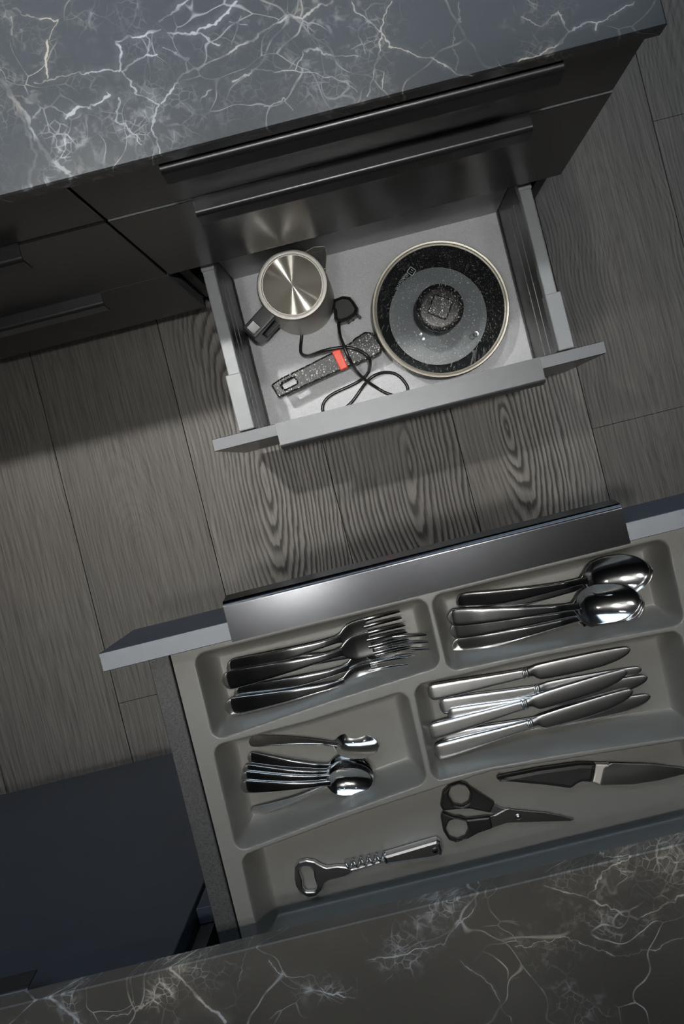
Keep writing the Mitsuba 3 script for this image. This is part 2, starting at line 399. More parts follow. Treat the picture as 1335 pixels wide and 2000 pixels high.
put('window_1__frame', cat(box(.16, 2.14, 3.05, 3.1, .92, 1.0), box(.16, 2.14, 3.05, 3.1, 2.3, 2.38), *[box(x - .04, x + .04, 3.05, 3.1, 1.0, 2.3) for x in (.2, 1.15, 2.1)]), 'lamp_metal', False)
put('window_1__pane', box(.2, 2.1, 3.085, 3.095, 1.0, 2.3), 'lamp_metal', False)
scene['window_1__pane']['emitter'] = {'type': 'area', 'radiance': rgb(*(WINDOW * np.array(COOL)))}
tag('window_1', kind='structure')

# ------------------------------------------------------------------ cabinets
YU, XL, XR = 0.3385, -0.2396, 0.3545
Z12, Z23, ZB, ZTOP = 0.675, 0.390, 0.105, 0.836
YD = 0.0686      # face of the open lowest drawer
G = 0.0016       # half a gap


def handle_mesh(xa, xb, yf, ztop, out=-1, lip=0.026, over=0.018, r=.0055, jut=0.0):
    """An edge pull: its top plate lies over the front's edge and juts out, then turns down in a lip. out = -1 faces -y."""
    t = 0.0022
    o_ = .0195 + jut
    arc = [(o_ - r + r * math.sin(q), t - r + r * math.cos(q)) for q in np.linspace(0, math.pi / 2, 9)]
    ri = r - .0018
    inn = [(o_ - r + ri * math.sin(q), t - r + ri * math.cos(q)) for q in np.linspace(math.pi / 2, 0, 6)]
    prof = [(-over, t - .0018), (-over, t)] + arc + [(o_ + .0025, t - lip), (o_ + .0008, t - lip)] + inn
    P = Polygon([(a, b) for a, b in prof])
    m = trimesh.creation.extrude_polygon(P, xb - xa, engine='earcut')      # profile (u, v), extruded along w
    v = m.vertices.copy(); m.vertices = np.c_[xa + v[:, 2], yf + out * v[:, 0], ztop + v[:, 1]]
    trimesh.repair.fix_normals(m); return m


def front_mesh(xa, xb, y_in, y_out, z0, z1):
    return box(xa, xb, min(y_in, y_out), max(y_in, y_out), z0, z1, .0008)


# the upper worktop and the unit under it
put('kitchen_worktop', box(-1.7, 0.3465, 0.3172, 1.25, ZT - .020, ZT, .0018), 'marble_upper', False)
tag('kitchen_worktop', 'dark grey marble worktop with white veins above the drawer with kettle and pan', 'worktop')
put('kitchen_worktop_001', box(-1.7, 1.7, -1.10, -0.4086, ZT - .022, ZT, .0012), 'marble_lower', False)
tag('kitchen_worktop_001', 'brownish dark marble worktop overhanging the open cutlery drawer', 'worktop')

hc = (XL + 0.3574) / 2


def drawer_unit(key, xa, xb, label, handle_x, closed, m='graphite', y=YU, out=-1, depth=0.55, top=ZTOP, zb=ZB):
    s = -out
    y1, y2 = sorted((y + s * .0195, y + s * depth))
    th = .016
    put(key + '__carcass', cat(box(xa + .002, xa + .002 + th, y1, y2, zb, ZT - .0225), box(xb - .002 - th, xb - .002, y1, y2, zb, ZT - .0225),
                               box(xa + .018, xb - .018, y1, y2, zb, zb + .014), box(xa + .018, xb - .018, (y2 - .01) if s > 0 else y1, y2 if s > 0 else y1 + .01, zb, ZT - .03)), 'carcass', False)
    yk = y + s * .06
    put(key + '__plinth', box(xa + .002, xb - .002, min(yk, yk + s * .015), max(yk, yk + s * .015), 0, zb), 'carcass', False)
    tag(key, label, 'cabinet')
    for z0, z1 in closed:
        d = key + '__' + num(key + '/drawer').split('/')[1]
        yy = y + (out * .0018 if z1 < .8 and s > 0 else 0)
        put(d + '__front', front_mesh(xa + G, xb - G, yy, yy + s * .018, z0 + G, z1 - G), m, False)
        if m == 'graphite' and not (xa < XL - .1 and z1 > .6):
            if xa < XL - .1: put(d + '__side_band', box(xb - G - .0004, xb - G + .0003, yy + .0004, yy + .0176, z0 + G + .0005, z1 - G - .0005), 'edge_band', False)
            put(d + '__edge_band', box(xa + G + .0005, xb - G - .0005, min(yy, yy + s * .018) + .0004, max(yy, yy + s * .018) - .0004, z1 - G - .0005, z1 - G + .0002), 'edge_band', False)
        if handle_x:
            put(d + '__handle', handle_mesh(*handle_x, yy, z1 - G + .0003, out, r=.0062, jut=.0065 if (z1 > .8 and s > 0) else 0), 'handle_satin', 35)


U1 = 'drawer_cabinet'
drawer_unit(U1, XL, XR, 'dark grey cabinet whose lowest drawer is pulled out, holding kettle and pan', (hc - .197, hc + .197), [(Z12, ZTOP), (Z23, Z12)])
labels[U1 + '__plinth'] = {'label': 'recessed black plinth'}
drawer_unit('drawer_cabinet_001', XL - .60, XL, 'dark cabinet with closed drawers left of the open drawer with the kettle', (XL - .50, XL - .1036), [(Z12, ZTOP), (Z23, Z12), (ZB + .016, Z23)])
drawer_unit('drawer_cabinet_002', XL - 1.2, XL - .60, 'dark cabinet at the left edge under the upper marble worktop', (XL - 1.10, XL - .7036), [(Z12, ZTOP), (Z23, Z12), (ZB + .016, Z23)])

# the open lowest drawer
D = U1 + '__open_drawer'
zt = Z23 - G
put(D + '__front', front_mesh(XL + G, 0.3574 - G, YD, YD + .018, ZB, zt), 'graphite', False)
put(D + '__edge_band', box(XL + G + .0006, 0.3574 - G - .0006, YD + .0006, YD + .0174, zt - .0005, zt + .0003), 'edge_band', False)
put(D + '__handle', handle_mesh(hc - .2, hc + .2, YD, zt + .0004, -1), 'handle_grey', 35)
labels[D + '__handle'] = {'label': 'wide folded metal edge pull'}
DZ = 0.150
YI = YD + .018
put(D + '__base', box(-.1775, .2965, YI, .3700, DZ - .012, DZ, .0005), 'drawer_floor', False)
put(D + '__back_panel', box(-.1775, .2965, .3655, .3800, DZ, .300, .0006), 'drawer_back', False)
for sgn, xi, nm in ((-1, -.1770, 'side'), (1, .2960, 'side_001')):
    w = lambda a, b: (min(xi + sgn * a, xi + sgn * b), max(xi + sgn * a, xi + sgn * b))
    p = D + '__' + nm
    put(p, box(*w(.001, .016), YI, .370, DZ - .012, .338, .0008), 'rail_dark', False)
    put(p + '__lower_rail', box(*w(-.0012, .001), YI + .002, .364, DZ + .002, DZ + .012, .0004), 'rail_grey' if 0 else 'rail_dark', False)
    put(p + '__trim_line', box(*w(.0002, .0022), YI + .002, .335, .248, .250), 'rail_line', False)
    put(p + '__trim_line_001', box(*w(.0002, .0022), YI + .002, .335, .292, .294), 'rail_line', False)
    put(p + '__top_rail', box(*w(.0000, .0185), .165, .3600, .338, .356, .0012), 'rail_grey', False)
    put(p + '__end_cap', box(*w(-.001, .0195), .337, .362, .338, .3585, .001), 'rail_grey', False)
    put(p + '__front_cover', box(*w(-.0015, .0225), YI + .0035, .1765, .336, .3625, .0012), 'rail_grey', False)
    labels[p] = {'label': 'dark glossy metal drawer side'}

# near cabinets
YN, YNC = -0.1155, -0.4286
XNL, XNR = -.3075, .3350
U4 = 'drawer_cabinet_003'
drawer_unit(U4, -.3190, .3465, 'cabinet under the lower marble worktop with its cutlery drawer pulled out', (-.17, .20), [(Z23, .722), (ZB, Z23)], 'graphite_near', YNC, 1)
D4 = U4 + '__open_drawer'
ztn = 0.8385
put(D4 + '__front', front_mesh(XNL, XNR, YN, YN - .018, .725, ztn), 'graphite_near', False)
put(D4 + '__edge_band', box(XNL + .0006, XNR - .0006, YN - .0174, YN - .0006, ztn - .0005, ztn + .0003), 'edge_band', False)
put(D4 + '__handle', handle_mesh(-.1805, .2065, YN, ztn + .0004, 1, over=.0195), 'handle_metal', 35)
labels[D4 + '__handle'] = {'label': 'long folded metal edge pull'}
YB4 = YN - .018
put(D4 + '__side', box(-.2755, -.2545, -.60, YB4, .735, .800, .0008), 'side_metal', False)
put(D4 + '__side_001', box(.2800, .3010, -.60, YB4, .735, .800, .0008), 'side_metal', False)
put(D4 + '__base', box(-.2545, .2800, -.60, YB4, .735, .743), 'carcass', False)
put(D4 + '__back_panel', box(-.2755, .3010, -.615, -.601, .735, .80), 'side_metal', False)
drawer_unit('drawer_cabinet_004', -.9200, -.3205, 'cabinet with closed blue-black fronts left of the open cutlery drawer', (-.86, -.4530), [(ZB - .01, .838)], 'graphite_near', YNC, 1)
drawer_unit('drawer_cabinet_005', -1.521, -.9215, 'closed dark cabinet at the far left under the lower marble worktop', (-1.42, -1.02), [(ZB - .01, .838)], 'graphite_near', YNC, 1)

# ------------------------------------------------------------------ cutlery tray
ZR, ZC = 0.800, 0.757
comp = {
    'A': [(368, 1240), (820, 1130), (861, 1300), (650, 1366), (418, 1446)],
    'B': [(832, 1130), (1290, 1010), (1337, 1218), (1100, 1262), (876, 1310)],
    'C': [(415, 1458), (600, 1410), (793, 1349), (834, 1527), (650, 1593), (463, 1664)],
    'D': [(807, 1340), (1060, 1282), (1327, 1231), (1372, 1432), (1100, 1472), (950, 1499), (846, 1526)],
    'E': [(470, 1673), (664, 1601), (840, 1543), (960, 1506), (1100, 1484), (1374, 1440), (1440, 1700), (900, 1850), (520, 1890)],
}
x0, x1, y0, y1 = -.2525, .2785, -.455, YB4 - .003
gx, gy = np.arange(x0, x1, .00115), np.arange(y0, y1, .00115)
XX, YY = np.meshgrid(gx, gy)
P2 = shapely.points(XX.ravel(), YY.ravel())
Z = np.full(XX.size, ZR)
for nm, q in comp.items():
    w = pts(q, ZR)
    w = np.c_[w[:, 0], np.clip(w[:, 1], y0 + .004, YB4 - .012)]
    g = smooth_poly(w, .0105)
    sd = shapely.distance(P2, g.exterior) * np.where(shapely.contains(g, P2), 1, -1)
    t = np.clip((sd + .0012) / .0165, 0, 1)
    Z = np.minimum(Z, ZR - (ZR - ZC) * np.where(t < .08, t * t * 3.2, 1 - (1 - t) ** 2.1 * 1.161))
    Z = np.where(t >= 1, ZC, Z)
n, mrows = len(gx), len(gy)
idx = np.arange(n * mrows).reshape(mrows, n)
V = np.c_[XX.ravel(), YY.ravel(), np.maximum(Z, ZC)]
Fq = np.stack([idx[:-1, :-1].ravel(), idx[:-1, 1:].ravel(), idx[1:, 1:].ravel(), idx[1:, :-1].ravel()], 1)
F = np.vstack([Fq[:, [0, 1, 2]], Fq[:, [0, 2, 3]]])
edge = np.concatenate([idx[0, :-1], idx[:-1, -1], idx[-1, :0:-1], idx[:0:-1, 0]])
low = V[edge].copy(); low[:, 2] = .7445
k = np.arange(len(edge)); k1 = (k + 1) % len(edge); o = len(V)
F = np.vstack([F, np.stack([edge[k], o + k, o + k1], 1), np.stack([edge[k], o + k1, edge[k1]], 1)])
tray = trimesh.Trimesh(np.vstack([V, low]), F, process=False)
put('cutlery_tray', tray, 'tray_plastic', 50)
tag('cutlery_tray', 'warm grey moulded plastic cutlery tray with five compartments in the lower drawer', 'tray')


# ------------------------------------------------------------------ cutlery
def knife_meshes():
    xs = np.linspace(0, .101, 34)
    hb = interp([(0, .0035, .0035, .0030), (.0012, .0062, .0036, .0046), (.005, .0086, .0040, .0062), (.03, .0080, .0045, .0072), (.07, .0060, .0048, .0062), (.094, .0050, .0048, .0056), (.101, .0047, .0048, .0054)], xs)
    handle = loft([(x, -a, a, z + .001, t, 0) for x, a, z, t in hb], n=40, pw=5.0)
    ring = loft([(x, -a, a, .0058, b, 0) for x, a, b in ((.0995, .0046, .005), (.1005, .0056, .0066), (.1015, .0056, .0066), (.1025, .0044, .005), (.1035, .0044, .005), (.1045, .0054, .0064), (.1055, .0054, .0064), (.1065, .0044, .005))])
    xs = np.linspace(.104, .215, 60)
    bl = interp([(.104, -.0046, .0046, .0040), (.110, -.0048, .0050, .0030), (.114, -.0075, .0056, .0020), (.118, -.0098, .0060, .0017), (.15, -.0104, .0066, .0016), (.18, -.0094, .0066, .0014), (.20, -.0062, .0062, .0012), (.2085, -.0034, .0058, .0011), (.2125, -.0012, .0052, .001), (.2145, .0008, .0040, .0008), (.215, .0018, .0030, .0005)], xs)
    blade = loft([(x, a, b, .0055, t, 0) for x, a, b, t in bl], pw=2.2)
    return {'handle': cat(handle, ring), 'blade': blade}, .215


def spoon_meshes(s=1.0, deep=.0085):
    xs = np.linspace(0, .137, 50)
    hb = interp([(0, .002, .0040, .0012), (.0015, .0056, .0042, .0020), (.006, .0088, .0052, .0026), (.010, .0093, .0060, .0026), (.04, .0078, .0115, .0026), (.08, .0052, .0150, .0028), (.112, .0036, .0140, .0036), (.122, .0034, .0120, .0038), (.137, .0040, .0102, .0030)], xs)
    h = loft([(x, -a, a, z, t, 0) for x, a, z, t in hb], n=40, pw=4.5)
    xs = .130 + .071 * (1 - np.cos(np.linspace(0, np.pi, 44))) / 2
    bw = interp([(.130, .0036, .0108, 0.0), (.1325, .0065, .0106, .0006), (.138, .0135, .0102, deep * .45), (.146, .0185, .0100, deep * .85), (.158, .0208, .0100, deep), (.172, .0203, .0100, deep * .9), (.186, .0168, .0101, deep * .6), (.195, .0112, .0102, deep * .3), (.199, .0066, .0103, deep * .1), (.201, .0015, .0104, 0.0)], xs)
    b = loft([(x, -a, a, z, .0017, d) for x, a, z, d in bw], n=48, pw=2.2)
    for m in (h, b): m.apply_scale(s)
    return {'handle': h, 'bowl': b}, .201 * s


def fork_meshes():
    xs = np.linspace(0, .128, 46)
    hb = interp([(0, .002, .0040, .0012), (.0015, .0058, .0042, .0020), (.006, .0090, .0050, .0028), (.010, .0095, .0056, .0028), (.04, .0080, .0105, .0028), (.08, .0054, .0140, .0028), (.108, .0038, .0135, .0034), (.118, .0036, .0118, .0034), (.128, .0042, .0095, .0028)], xs)
    h = loft([(x, -a, a, z, t, 0) for x, a, z, t in hb], n=40, pw=4.5)
    zc = lambda x: .0088 - .0050 * np.sin(np.clip((x - .122) / .075, 0, 1) * np.pi) + .0035 * np.clip((x - .16) / .037, 0, 1) ** 2
    xs = np.linspace(.122, .1575, 26)
    bw = interp([(.122, .0040), (.127, .0052), (.133, .0092), (.140, .0122), (.148, .0129), (.1575, .0129)], xs)
    b = [loft([(x, -a, a, zc(x), .0020, .0012 * min(1, (x - .122) / .02)) for x, a in bw], pw=2.8)]
    for y in (-.0108, -.0036, .0036, .0108):
        xs = np.linspace(.1545, .197, 22)
        tw = interp([(.1545, .0021), (.165, .0020), (.185, .0016), (.195, .0010), (.197, .0004)], xs)
        b.append(loft([(x, y - a, y + a, zc(x) - .0006, .0019 - .0006 * (x - .1545) / .0425, 0) for x, a in tw], n=12, pw=2.4))
    return {'handle': h, 'head': cat(*b)}, .197


def place(kind, meshes, L, A, B, za, zb, org, s, label, category, group=None, roll=0.0, m='polished', mats={}):
    a, b = at(org[0] + A[0] / s, org[1] + A[1] / s, za + .004), at(org[0] + B[0] / s, org[1] + B[1] / s, zb + .004)
    a[2], b[2] = za, zb
    X = b - a; sc = np.linalg.norm(X) / L; X /= np.linalg.norm(X)
    Y = np.cross([0, 0, 1.0], X); Y /= np.linalg.norm(Y); Zv = np.cross(X, Y)
    c, sn = math.cos(roll), math.sin(roll); Y, Zv = c * Y + sn * Zv, c * Zv - sn * Y
    W = np.eye(4); W[:3, 0], W[:3, 1], W[:3, 2], W[:3, 3] = X * sc, Y * sc, Zv * sc, a
    key = num(kind)
    for nm, d in meshes.items():
        scene[f'{key}__{nm}'] = {**d, 'to_world': T(W.tolist())}
    tag(key, label, category, group)
    return key


def plys(meshes, mats):
    return {k: mikit.ply(v, mats.get(k, 'polished'), 35) for k, v in meshes.items()}


KM, KL = knife_meshes(); KP = plys(KM, {'blade': 'satin_blade', 'handle': 'knife_grip'})
SM, SL = spoon_meshes(); SP = plys(SM, {})
TM, TL = spoon_meshes(.706, .0095); TP = plys(TM, {})
FM, FL = fork_meshes(); FP = plys(FM, {})
zc = ZC + .0006
O = (800, 1240); S = 2.67
gk = 'dinner knives in the right middle compartment'
for A, B, h, lab in [((155, 372), (1208, 188), 0, 'steel dinner knife second from the top in the knife compartment, half under the topmost'),
                     ((200, 425), (1240, 232), .0045, 'steel dinner knife third from the top, its handle mostly hidden under the fourth'),
                     ((95, 302), (1150, 85), .005, 'topmost steel dinner knife in the knife compartment, lying nearest the spoons'),
                     ((168, 548), (1255, 330), .001, 'steel dinner knife almost wholly covered by the lowest one, its blade tip reaching farthest right'),
                     ((100, 508), (1135, 200), .009, 'steel dinner knife fourth from the top, lying over its neighbours'),
                     ((130, 612), (1165, 303), .0085, 'lowest steel dinner knife in the knife compartment, lying nearest the kitchen knife')]:
    place('dinner_knife', KP, KL, A, B, zc + h, zc + h + .001, O, S, lab, 'knife', gk)
O = (835, 1020)
for A, B, h, lab, r in [((185, 465), (1163, 245), 0, 'steel tablespoon under the upper spoon nearest the handle bar, only its rim showing', 0),
                        ((150, 420), (1143, 232), .0038, 'upper steel tablespoon beside the long drawer handle, tucked under the lower pair', .1),
                        ((128, 655), (1118, 412), 0, 'steel tablespoon at the bottom of the lower spoon stack, handle nearest the knives', 0),
                        ((118, 570), (1112, 408), .0036, 'steel tablespoon in the middle of the lower spoon stack', 0),
                        ((105, 500), (1102, 400), .0072, 'steel tablespoon on top of the lower spoon stack, full bowl showing', 0)]:
    place('tablespoon', SP, SL, A, B, zc + h, zc + h, O, S, lab, 'spoon', 'tablespoons in the upper right compartment', r)
O = (380, 1140)
for A, B, h, lab, r in [((240, 428), (1238, 312), 0, 'steel fork whose tines reach farthest right toward the spoon compartment', 0),
                        ((205, 590), (1130, 345), .002, 'steel fork mostly hidden between the upper forks and the lowest fork', 0),
                        ((168, 450), (1085, 188), .005, 'topmost steel fork in the fork compartment, tines beside the drawer handle', 0),
                        ((145, 512), (1112, 262), .0085, 'steel fork with dark shiny handle on top of the upper fork stack', 0),
                        ((160, 650), (1120, 428), .0075, 'lowest steel fork in the fork compartment, nearest the teaspoons', 0)]:
    place('dinner_fork', FP, FL, A, B, zc + h, zc + h, O, S, lab, 'fork', 'forks in the upper left compartment', r)
O = (400, 1400); S = 2.902
for A, B, h, lab, r in [((256, 535), (930, 255), 0, 'steel teaspoon at the bottom, thin handle pointing to the lower left', .5),
                        ((240, 232), (945, 300), .0035, 'steel teaspoon second from the top, handle fanned above the main bundle', 0),
                        ((248, 152), (985, 195), .003, 'topmost steel teaspoon lying apart with its bowl tipped sideways', -.75),
                        ((213, 305), (955, 315), .0065, 'steel teaspoon third from the top in the fanned bundle', 0),
                        ((205, 345), (955, 330), .0095, 'steel teaspoon fourth from the top in the fanned bundle', 0),
                        ((203, 398), (952, 355), .0125, 'steel teaspoon on top of the pile with its whole bowl showing', 0)]:
    place('teaspoon', TP, TL, A, B, zc + h, zc + h, O, S, lab, 'spoon', 'teaspoons in the lower left compartment', r)

# scissors
O = (840, 1450); S = 2.697
zs = zc
def outline(q, z, r, org=None, s=None):
    org, s = (O if org is None else org), (S if s is None else s)
    return smooth_poly(pts(q, z, org, s), r)
up = outline([(50, 320), (62, 250), (100, 210), (150, 196), (185, 203), (225, 235), (335, 305), (312, 357), (205, 335), (120, 340), (65, 345)], zs, .0015)
hole1 = outline([(92, 262), (105, 225), (145, 207), (185, 215), (208, 255), (200, 300), (165, 322), (120, 312)], zs, .004)
lo = outline([(52, 380), (62, 352), (110, 372), (190, 388), (312, 375), (322, 438), (250, 462), (200, 490), (140, 515), (95, 500), (65, 450)], zs, .0015)
hole2 = outline([(78, 440), (95, 400), (140, 385), (185, 402), (198, 445), (180, 482), (140, 500), (100, 485)], zs, .004)
put('scissors__grip', slab(up.difference(hole1), zs, zs + .0085, .0022, .0008), 'black_plastic', 40)
put('scissors__grip_001', slab(lo.difference(hole2), zs, zs + .0085, .0022, .0008), 'black_plastic', 40)
b1 = outline([(300, 350), (330, 318), (365, 335), (410, 345), (470, 380), (410, 408), (345, 380)], zs, .0006)
b2 = outline([(305, 378), (340, 372), (405, 337), (450, 345), (600, 358), (700, 378), (755, 394), (735, 402), (600, 406), (400, 412), (360, 425), (318, 440)], zs, .0004)
put('scissors__blade', slab(b1, zs + .0028, zs + .0042, .0004, .0008), 'satin_blade', 30)
put('scissors__blade_001', slab(b2, zs + .0044, zs + .0058, .0004, .0008), 'satin_blade', 30)
c = pts([(458, 380)], zs, O, S)[0]
sc_ = lathe([(0, 0), (.0032, 0), (.0030, .0010), (.0018, .0018), (0, .0020)], 24); sc_.apply_translation((*c, zs + .0056))
put('scissors__screw', sc_, 'chrome'); tag('scissors', 'small scissors with black plastic grips lying in the long front compartment', 'scissors')
labels['scissors__grip'] = labels['scissors__grip_001'] = {'label': 'black plastic finger loop'}

# kitchen knife with black handle
hk = outline([(328, 172), (360, 162), (560, 122), (770, 92), (858, 92), (848, 140), (835, 190), (790, 186), (765, 196), (728, 222), (600, 205), (380, 185)], zs, .0012)
put('kitchen_knife__handle', slab(hk, zs + .001, zs + .0135, .004, .0010), 'black_soft', 40)
hb = outline([(855, 92), (935, 95), (905, 122), (885, 210), (838, 190), (850, 140)], zs, .0006)
put('kitchen_knife__bolster', slab(hb, zs + .003, zs + .0115, .002, .001), 'brushed', 40)
kb = outline([(905, 120), (940, 95), (1150, 100), (1335, 122), (1500, 150), (1560, 165), (1500, 172), (1335, 150), (1200, 185), (1050, 208), (882, 211)], zs, .0006)
put('kitchen_knife__blade', slab(kb, zs + .0062, zs + .0082, .0007, .001), 'satin_blade', 30)
tag('kitchen_knife', 'broad kitchen knife with black handle lying along the knife compartment wall', 'knife')
labels['kitchen_knife__handle'] = {'label': 'black moulded handle'}

# corkscrew with bottle opener
O = (460, 1600); S = 3.034
op = outline([(350, 330), (352, 270), (375, 235), (420, 222), (470, 232), (510, 255), (540, 268), (600, 258), (650, 262), (690, 275), (880, 222), (892, 240), (700, 300), (660, 325), (560, 350), (535, 365), (520, 405), (480, 445), (430, 452), (385, 425), (360, 380)], zs, .0012)
hole = outline([(380, 290), (400, 268), (440, 268), (462, 290), (470, 340), (485, 385), (470, 408), (420, 410), (402, 385), (398, 340)], zs, .002)
put('corkscrew__opener_lever', slab(op.difference(hole), zs + .001, zs + .0068, .0018, .0008), 'chrome', 40)
bd = outline([(872, 190), (885, 180), (1130, 108), (1185, 92), (1208, 105), (1222, 150), (1215, 185), (1170, 200), (900, 240), (885, 235)], zs, .0016)
put('corkscrew__handle', slab(bd, zs, zs + .0135, .0032, .0008), 'chrome', 40)
a, b = pts([(655, 250), (885, 200)], zs, O, S)
tt = np.linspace(0, 1, 200); dxy = (b - a) / np.linalg.norm(b - a); nn = np.array([-dxy[1], dxy[0]])
ph = tt * 5 * 2 * np.pi
path = np.c_[a[None] + tt[:, None] * (b - a)[None] + .0038 * np.cos(ph)[:, None] * nn[None], zs + .0088 + .0038 * np.sin(ph)]
put('corkscrew__worm', tube(path, .0013, 10), 'chrome', 40)
c = pts([(1176, 150)], zs, O, S)[0]; rv = lathe([(0, 0), (.003, 0), (.0026, .001), (0, .0016)], 20); rv.apply_translation((*c, zs + .0133)); put('corkscrew__rivet', rv, 'polished')
tag('corkscrew', 'chrome folding corkscrew with bottle opener end in the long front compartment', 'corkscrew')

# ------------------------------------------------------------------ frying pan and its lid
ZRIM = 0.222
C2 = at(860, 604, ZRIM + .004)[:2]
RL = 133.5 / FOC * (H - ZRIM)
pan = lathe([(0, 0), (.080, 0), (.090, .003), (.1065, .045), (RL - .003, ZRIM - DZ - .004), (RL - .0035, ZRIM - DZ - .002), (RL - .0058, ZRIM - DZ - .004), (.1035, .044), (.0875, .009), (.0845, .0062)], 128); pan.apply_translation((*C2, DZ + .0005))
put('frying_pan__body', pan, 'pan_coat', 40)
pf = lathe([(0, .0058), (.0845, .0058), (.0845, .0064), (0, .0064)], 96); pf.apply_translation((*C2, DZ + .0005)); put('frying_pan__inner_base', pf, 'pan_floor')
labels['frying_pan__inner_base'] = {'label': 'greyish speckled flat cooking surface'}
O = (440, 440); S = 3.708; zh = .212
H0 = at(440 + 370 / S, 440 + 1205 / S, zh)[:2]; H1 = at(440 + 1080 / S, 440 + 880 / S, zh)[:2]
ax = (H1 - H0) / np.linalg.norm(H1 - H0)
rise = lambda q: .018 * (1 - ((q - H0) @ ax) / .2)
hd = outline([(340, 1165), (420, 1110), (560, 1040), (770, 930), (905, 855), (940, 820), (1010, 775), (1065, 780), (1100, 830), (1135, 880), (1128, 930), (1060, 965), (990, 990), (890, 1035), (700, 1120), (560, 1185), (430, 1245), (395, 1253)], zh, .002, O, S)
hh = outline([(415, 1160), (505, 1110), (528, 1150), (437, 1197)], zh, .0018, O, S)
put('frying_pan__handle', slab(hd.difference(hh), zh - .009, zh + .007, .003, .001, rise), 'handle_speckle', 40)
bn = outline([(768, 918), (835, 905), (892, 1035), (835, 1060)], zh, .0006, O, S)
put('frying_pan__band', slab(bn.intersection(hd.buffer(.0008)), zh - .0098, zh + .0082, .002, .001, rise), 'red_band', 40)
labels['frying_pan__band'] = {'label': 'red ring around the handle'}
labels['frying_pan__handle'] = {'label': 'black speckled handle with hanging hole'}
tag('frying_pan', 'black speckled frying pan with red-banded handle in the upper drawer', 'pan')
hd_, Rl = .021, RL - .004
RS = (Rl ** 2 + hd_ ** 2) / (2 * hd_)
prof = [(r, ZRIM + .004 + math.sqrt(RS ** 2 - r * r) - (RS - hd_)) for r in np.linspace(0.0001, Rl, 40)]
gl = lathe(prof, 128); gl.apply_translation((*C2, 0)); put('pan_lid__glass', gl, 'lid_glass', True)
labels['pan_lid__glass'] = {'label': 'clear domed glass'}
rm = lathe([(RL - .0085, ZRIM + .0052), (RL - .006, ZRIM + .0064), (RL - .0040, ZRIM + .0052), (RL - .0032, ZRIM + .0056), (RL - .0012, ZRIM + .0062), (RL, ZRIM + .0035), (RL - .0005, ZRIM - .001), (RL - .003, ZRIM - .0012), (RL - .0085, ZRIM + .002), (RL - .0085, ZRIM + .0052)], 160)
rm.apply_translation((*C2, 0)); put('pan_lid__rim', rm, 'rim_steel', 40); labels['pan_lid__rim'] = {'label': 'polished steel rim'}
ztop = ZRIM + .004 + hd_
kb_ = lathe([(0, -.004), (.014, -.004), (.016, .004), (.034, .006), (.0385, .010), (.0385, .015), (.035, .0185), (.028, .0195), (0, .0195)], 72)
KC = at(859, 600, ztop + .02)[:2]
kb_.apply_translation((*KC, ztop)); put('pan_lid__knob', kb_, 'pan_coat', 40)
dm = smooth_poly([(.0235, 0), (0, .0235), (-.0235, 0), (0, -.0235)], .004); dm = affinity.translate(affinity.rotate(dm, 10, origin=(0, 0)), *KC)
put('pan_lid__knob__diamond_cap', slab(dm, ztop + .0185, ztop + .0255, .002), 'handle_speckle', 40)
labels['pan_lid__knob'] = {'label': 'round black speckled knob'}
vc = at(929, 652, ztop - .006)[:2]
dz = math.sqrt(RS ** 2 - ((vc - C2) @ (vc - C2))) - (RS - hd_)
vt = lathe([(.0022, 0), (.005, 0), (.0052, .001), (.0046, .0018), (.0026, .0014), (.0022, 0)], 28); vt.apply_translation((*vc, ZRIM + .004 + dz - .0002)); put('pan_lid__steam_vent', vt, 'chrome', 40)
# printed maker's word, bent round the lid and reading inward
tx = meshkit.text_mesh('Balline', .0062, .0003)
tx = tx.subdivide().subdivide()
v = tx.vertices.copy(); L_ = v[:, 0].max()
t0 = at(796, 536, ZRIM + .012)[:2] - C2; rT = np.linalg.norm(t0) + .0035; a0 = math.atan2(t0[1], t0[0])
t1 = at(775, 567, ZRIM + .012)[:2] - C2; a1 = math.atan2(t1[1], t1[0])
if a1 < a0: a1 += 2 * math.pi
ang = a0 + v[:, 0] / L_ * (a1 - a0); rr = rT - v[:, 1]
zz = ZRIM + .004 + np.sqrt(RS ** 2 - rr ** 2) - (RS - hd_) + .0001 + v[:, 2]
tx.vertices = np.c_[C2[0] + rr * np.cos(ang), C2[1] + rr * np.sin(ang), zz]
lg = Polygon([(-.0045, -.0045), (.0045, -.0045), (.0045, .0045), (-.0045, .0045)]).buffer(.0015); lg = lg.difference(lg.buffer(-.0012))
lg = lg.union(Polygon([(-.002, -.0026), (.002, -.0026), (.002, -.0016), (-.002, -.0016)])).union(Polygon([(-.002, .001), (.002, .001), (.002, .002), (-.002, .002)]))
mk = cat(*[trimesh.creation.extrude_polygon(g, .0003, engine='earcut') for g in lg.geoms])
cm = at(803, 530, ZRIM + .014)[:2]; rm2 = np.linalg.norm(cm - C2)
mk.apply_transform(trimesh.transformations.rotation_matrix(a0 + .2, (0, 0, 1))); mk.apply_translation((*cm, ZRIM + .0041 + math.sqrt(RS ** 2 - (rm2 + .004) ** 2) - (RS - hd_) + .0006))
put('pan_lid__print', cat(tx, mk), 'print_white', False); labels['pan_lid__print'] = {'label': 'small white printed maker\'s mark'}
tag('pan_lid', 'round glass lid with steel rim and black speckled knob on the frying pan', 'lid')

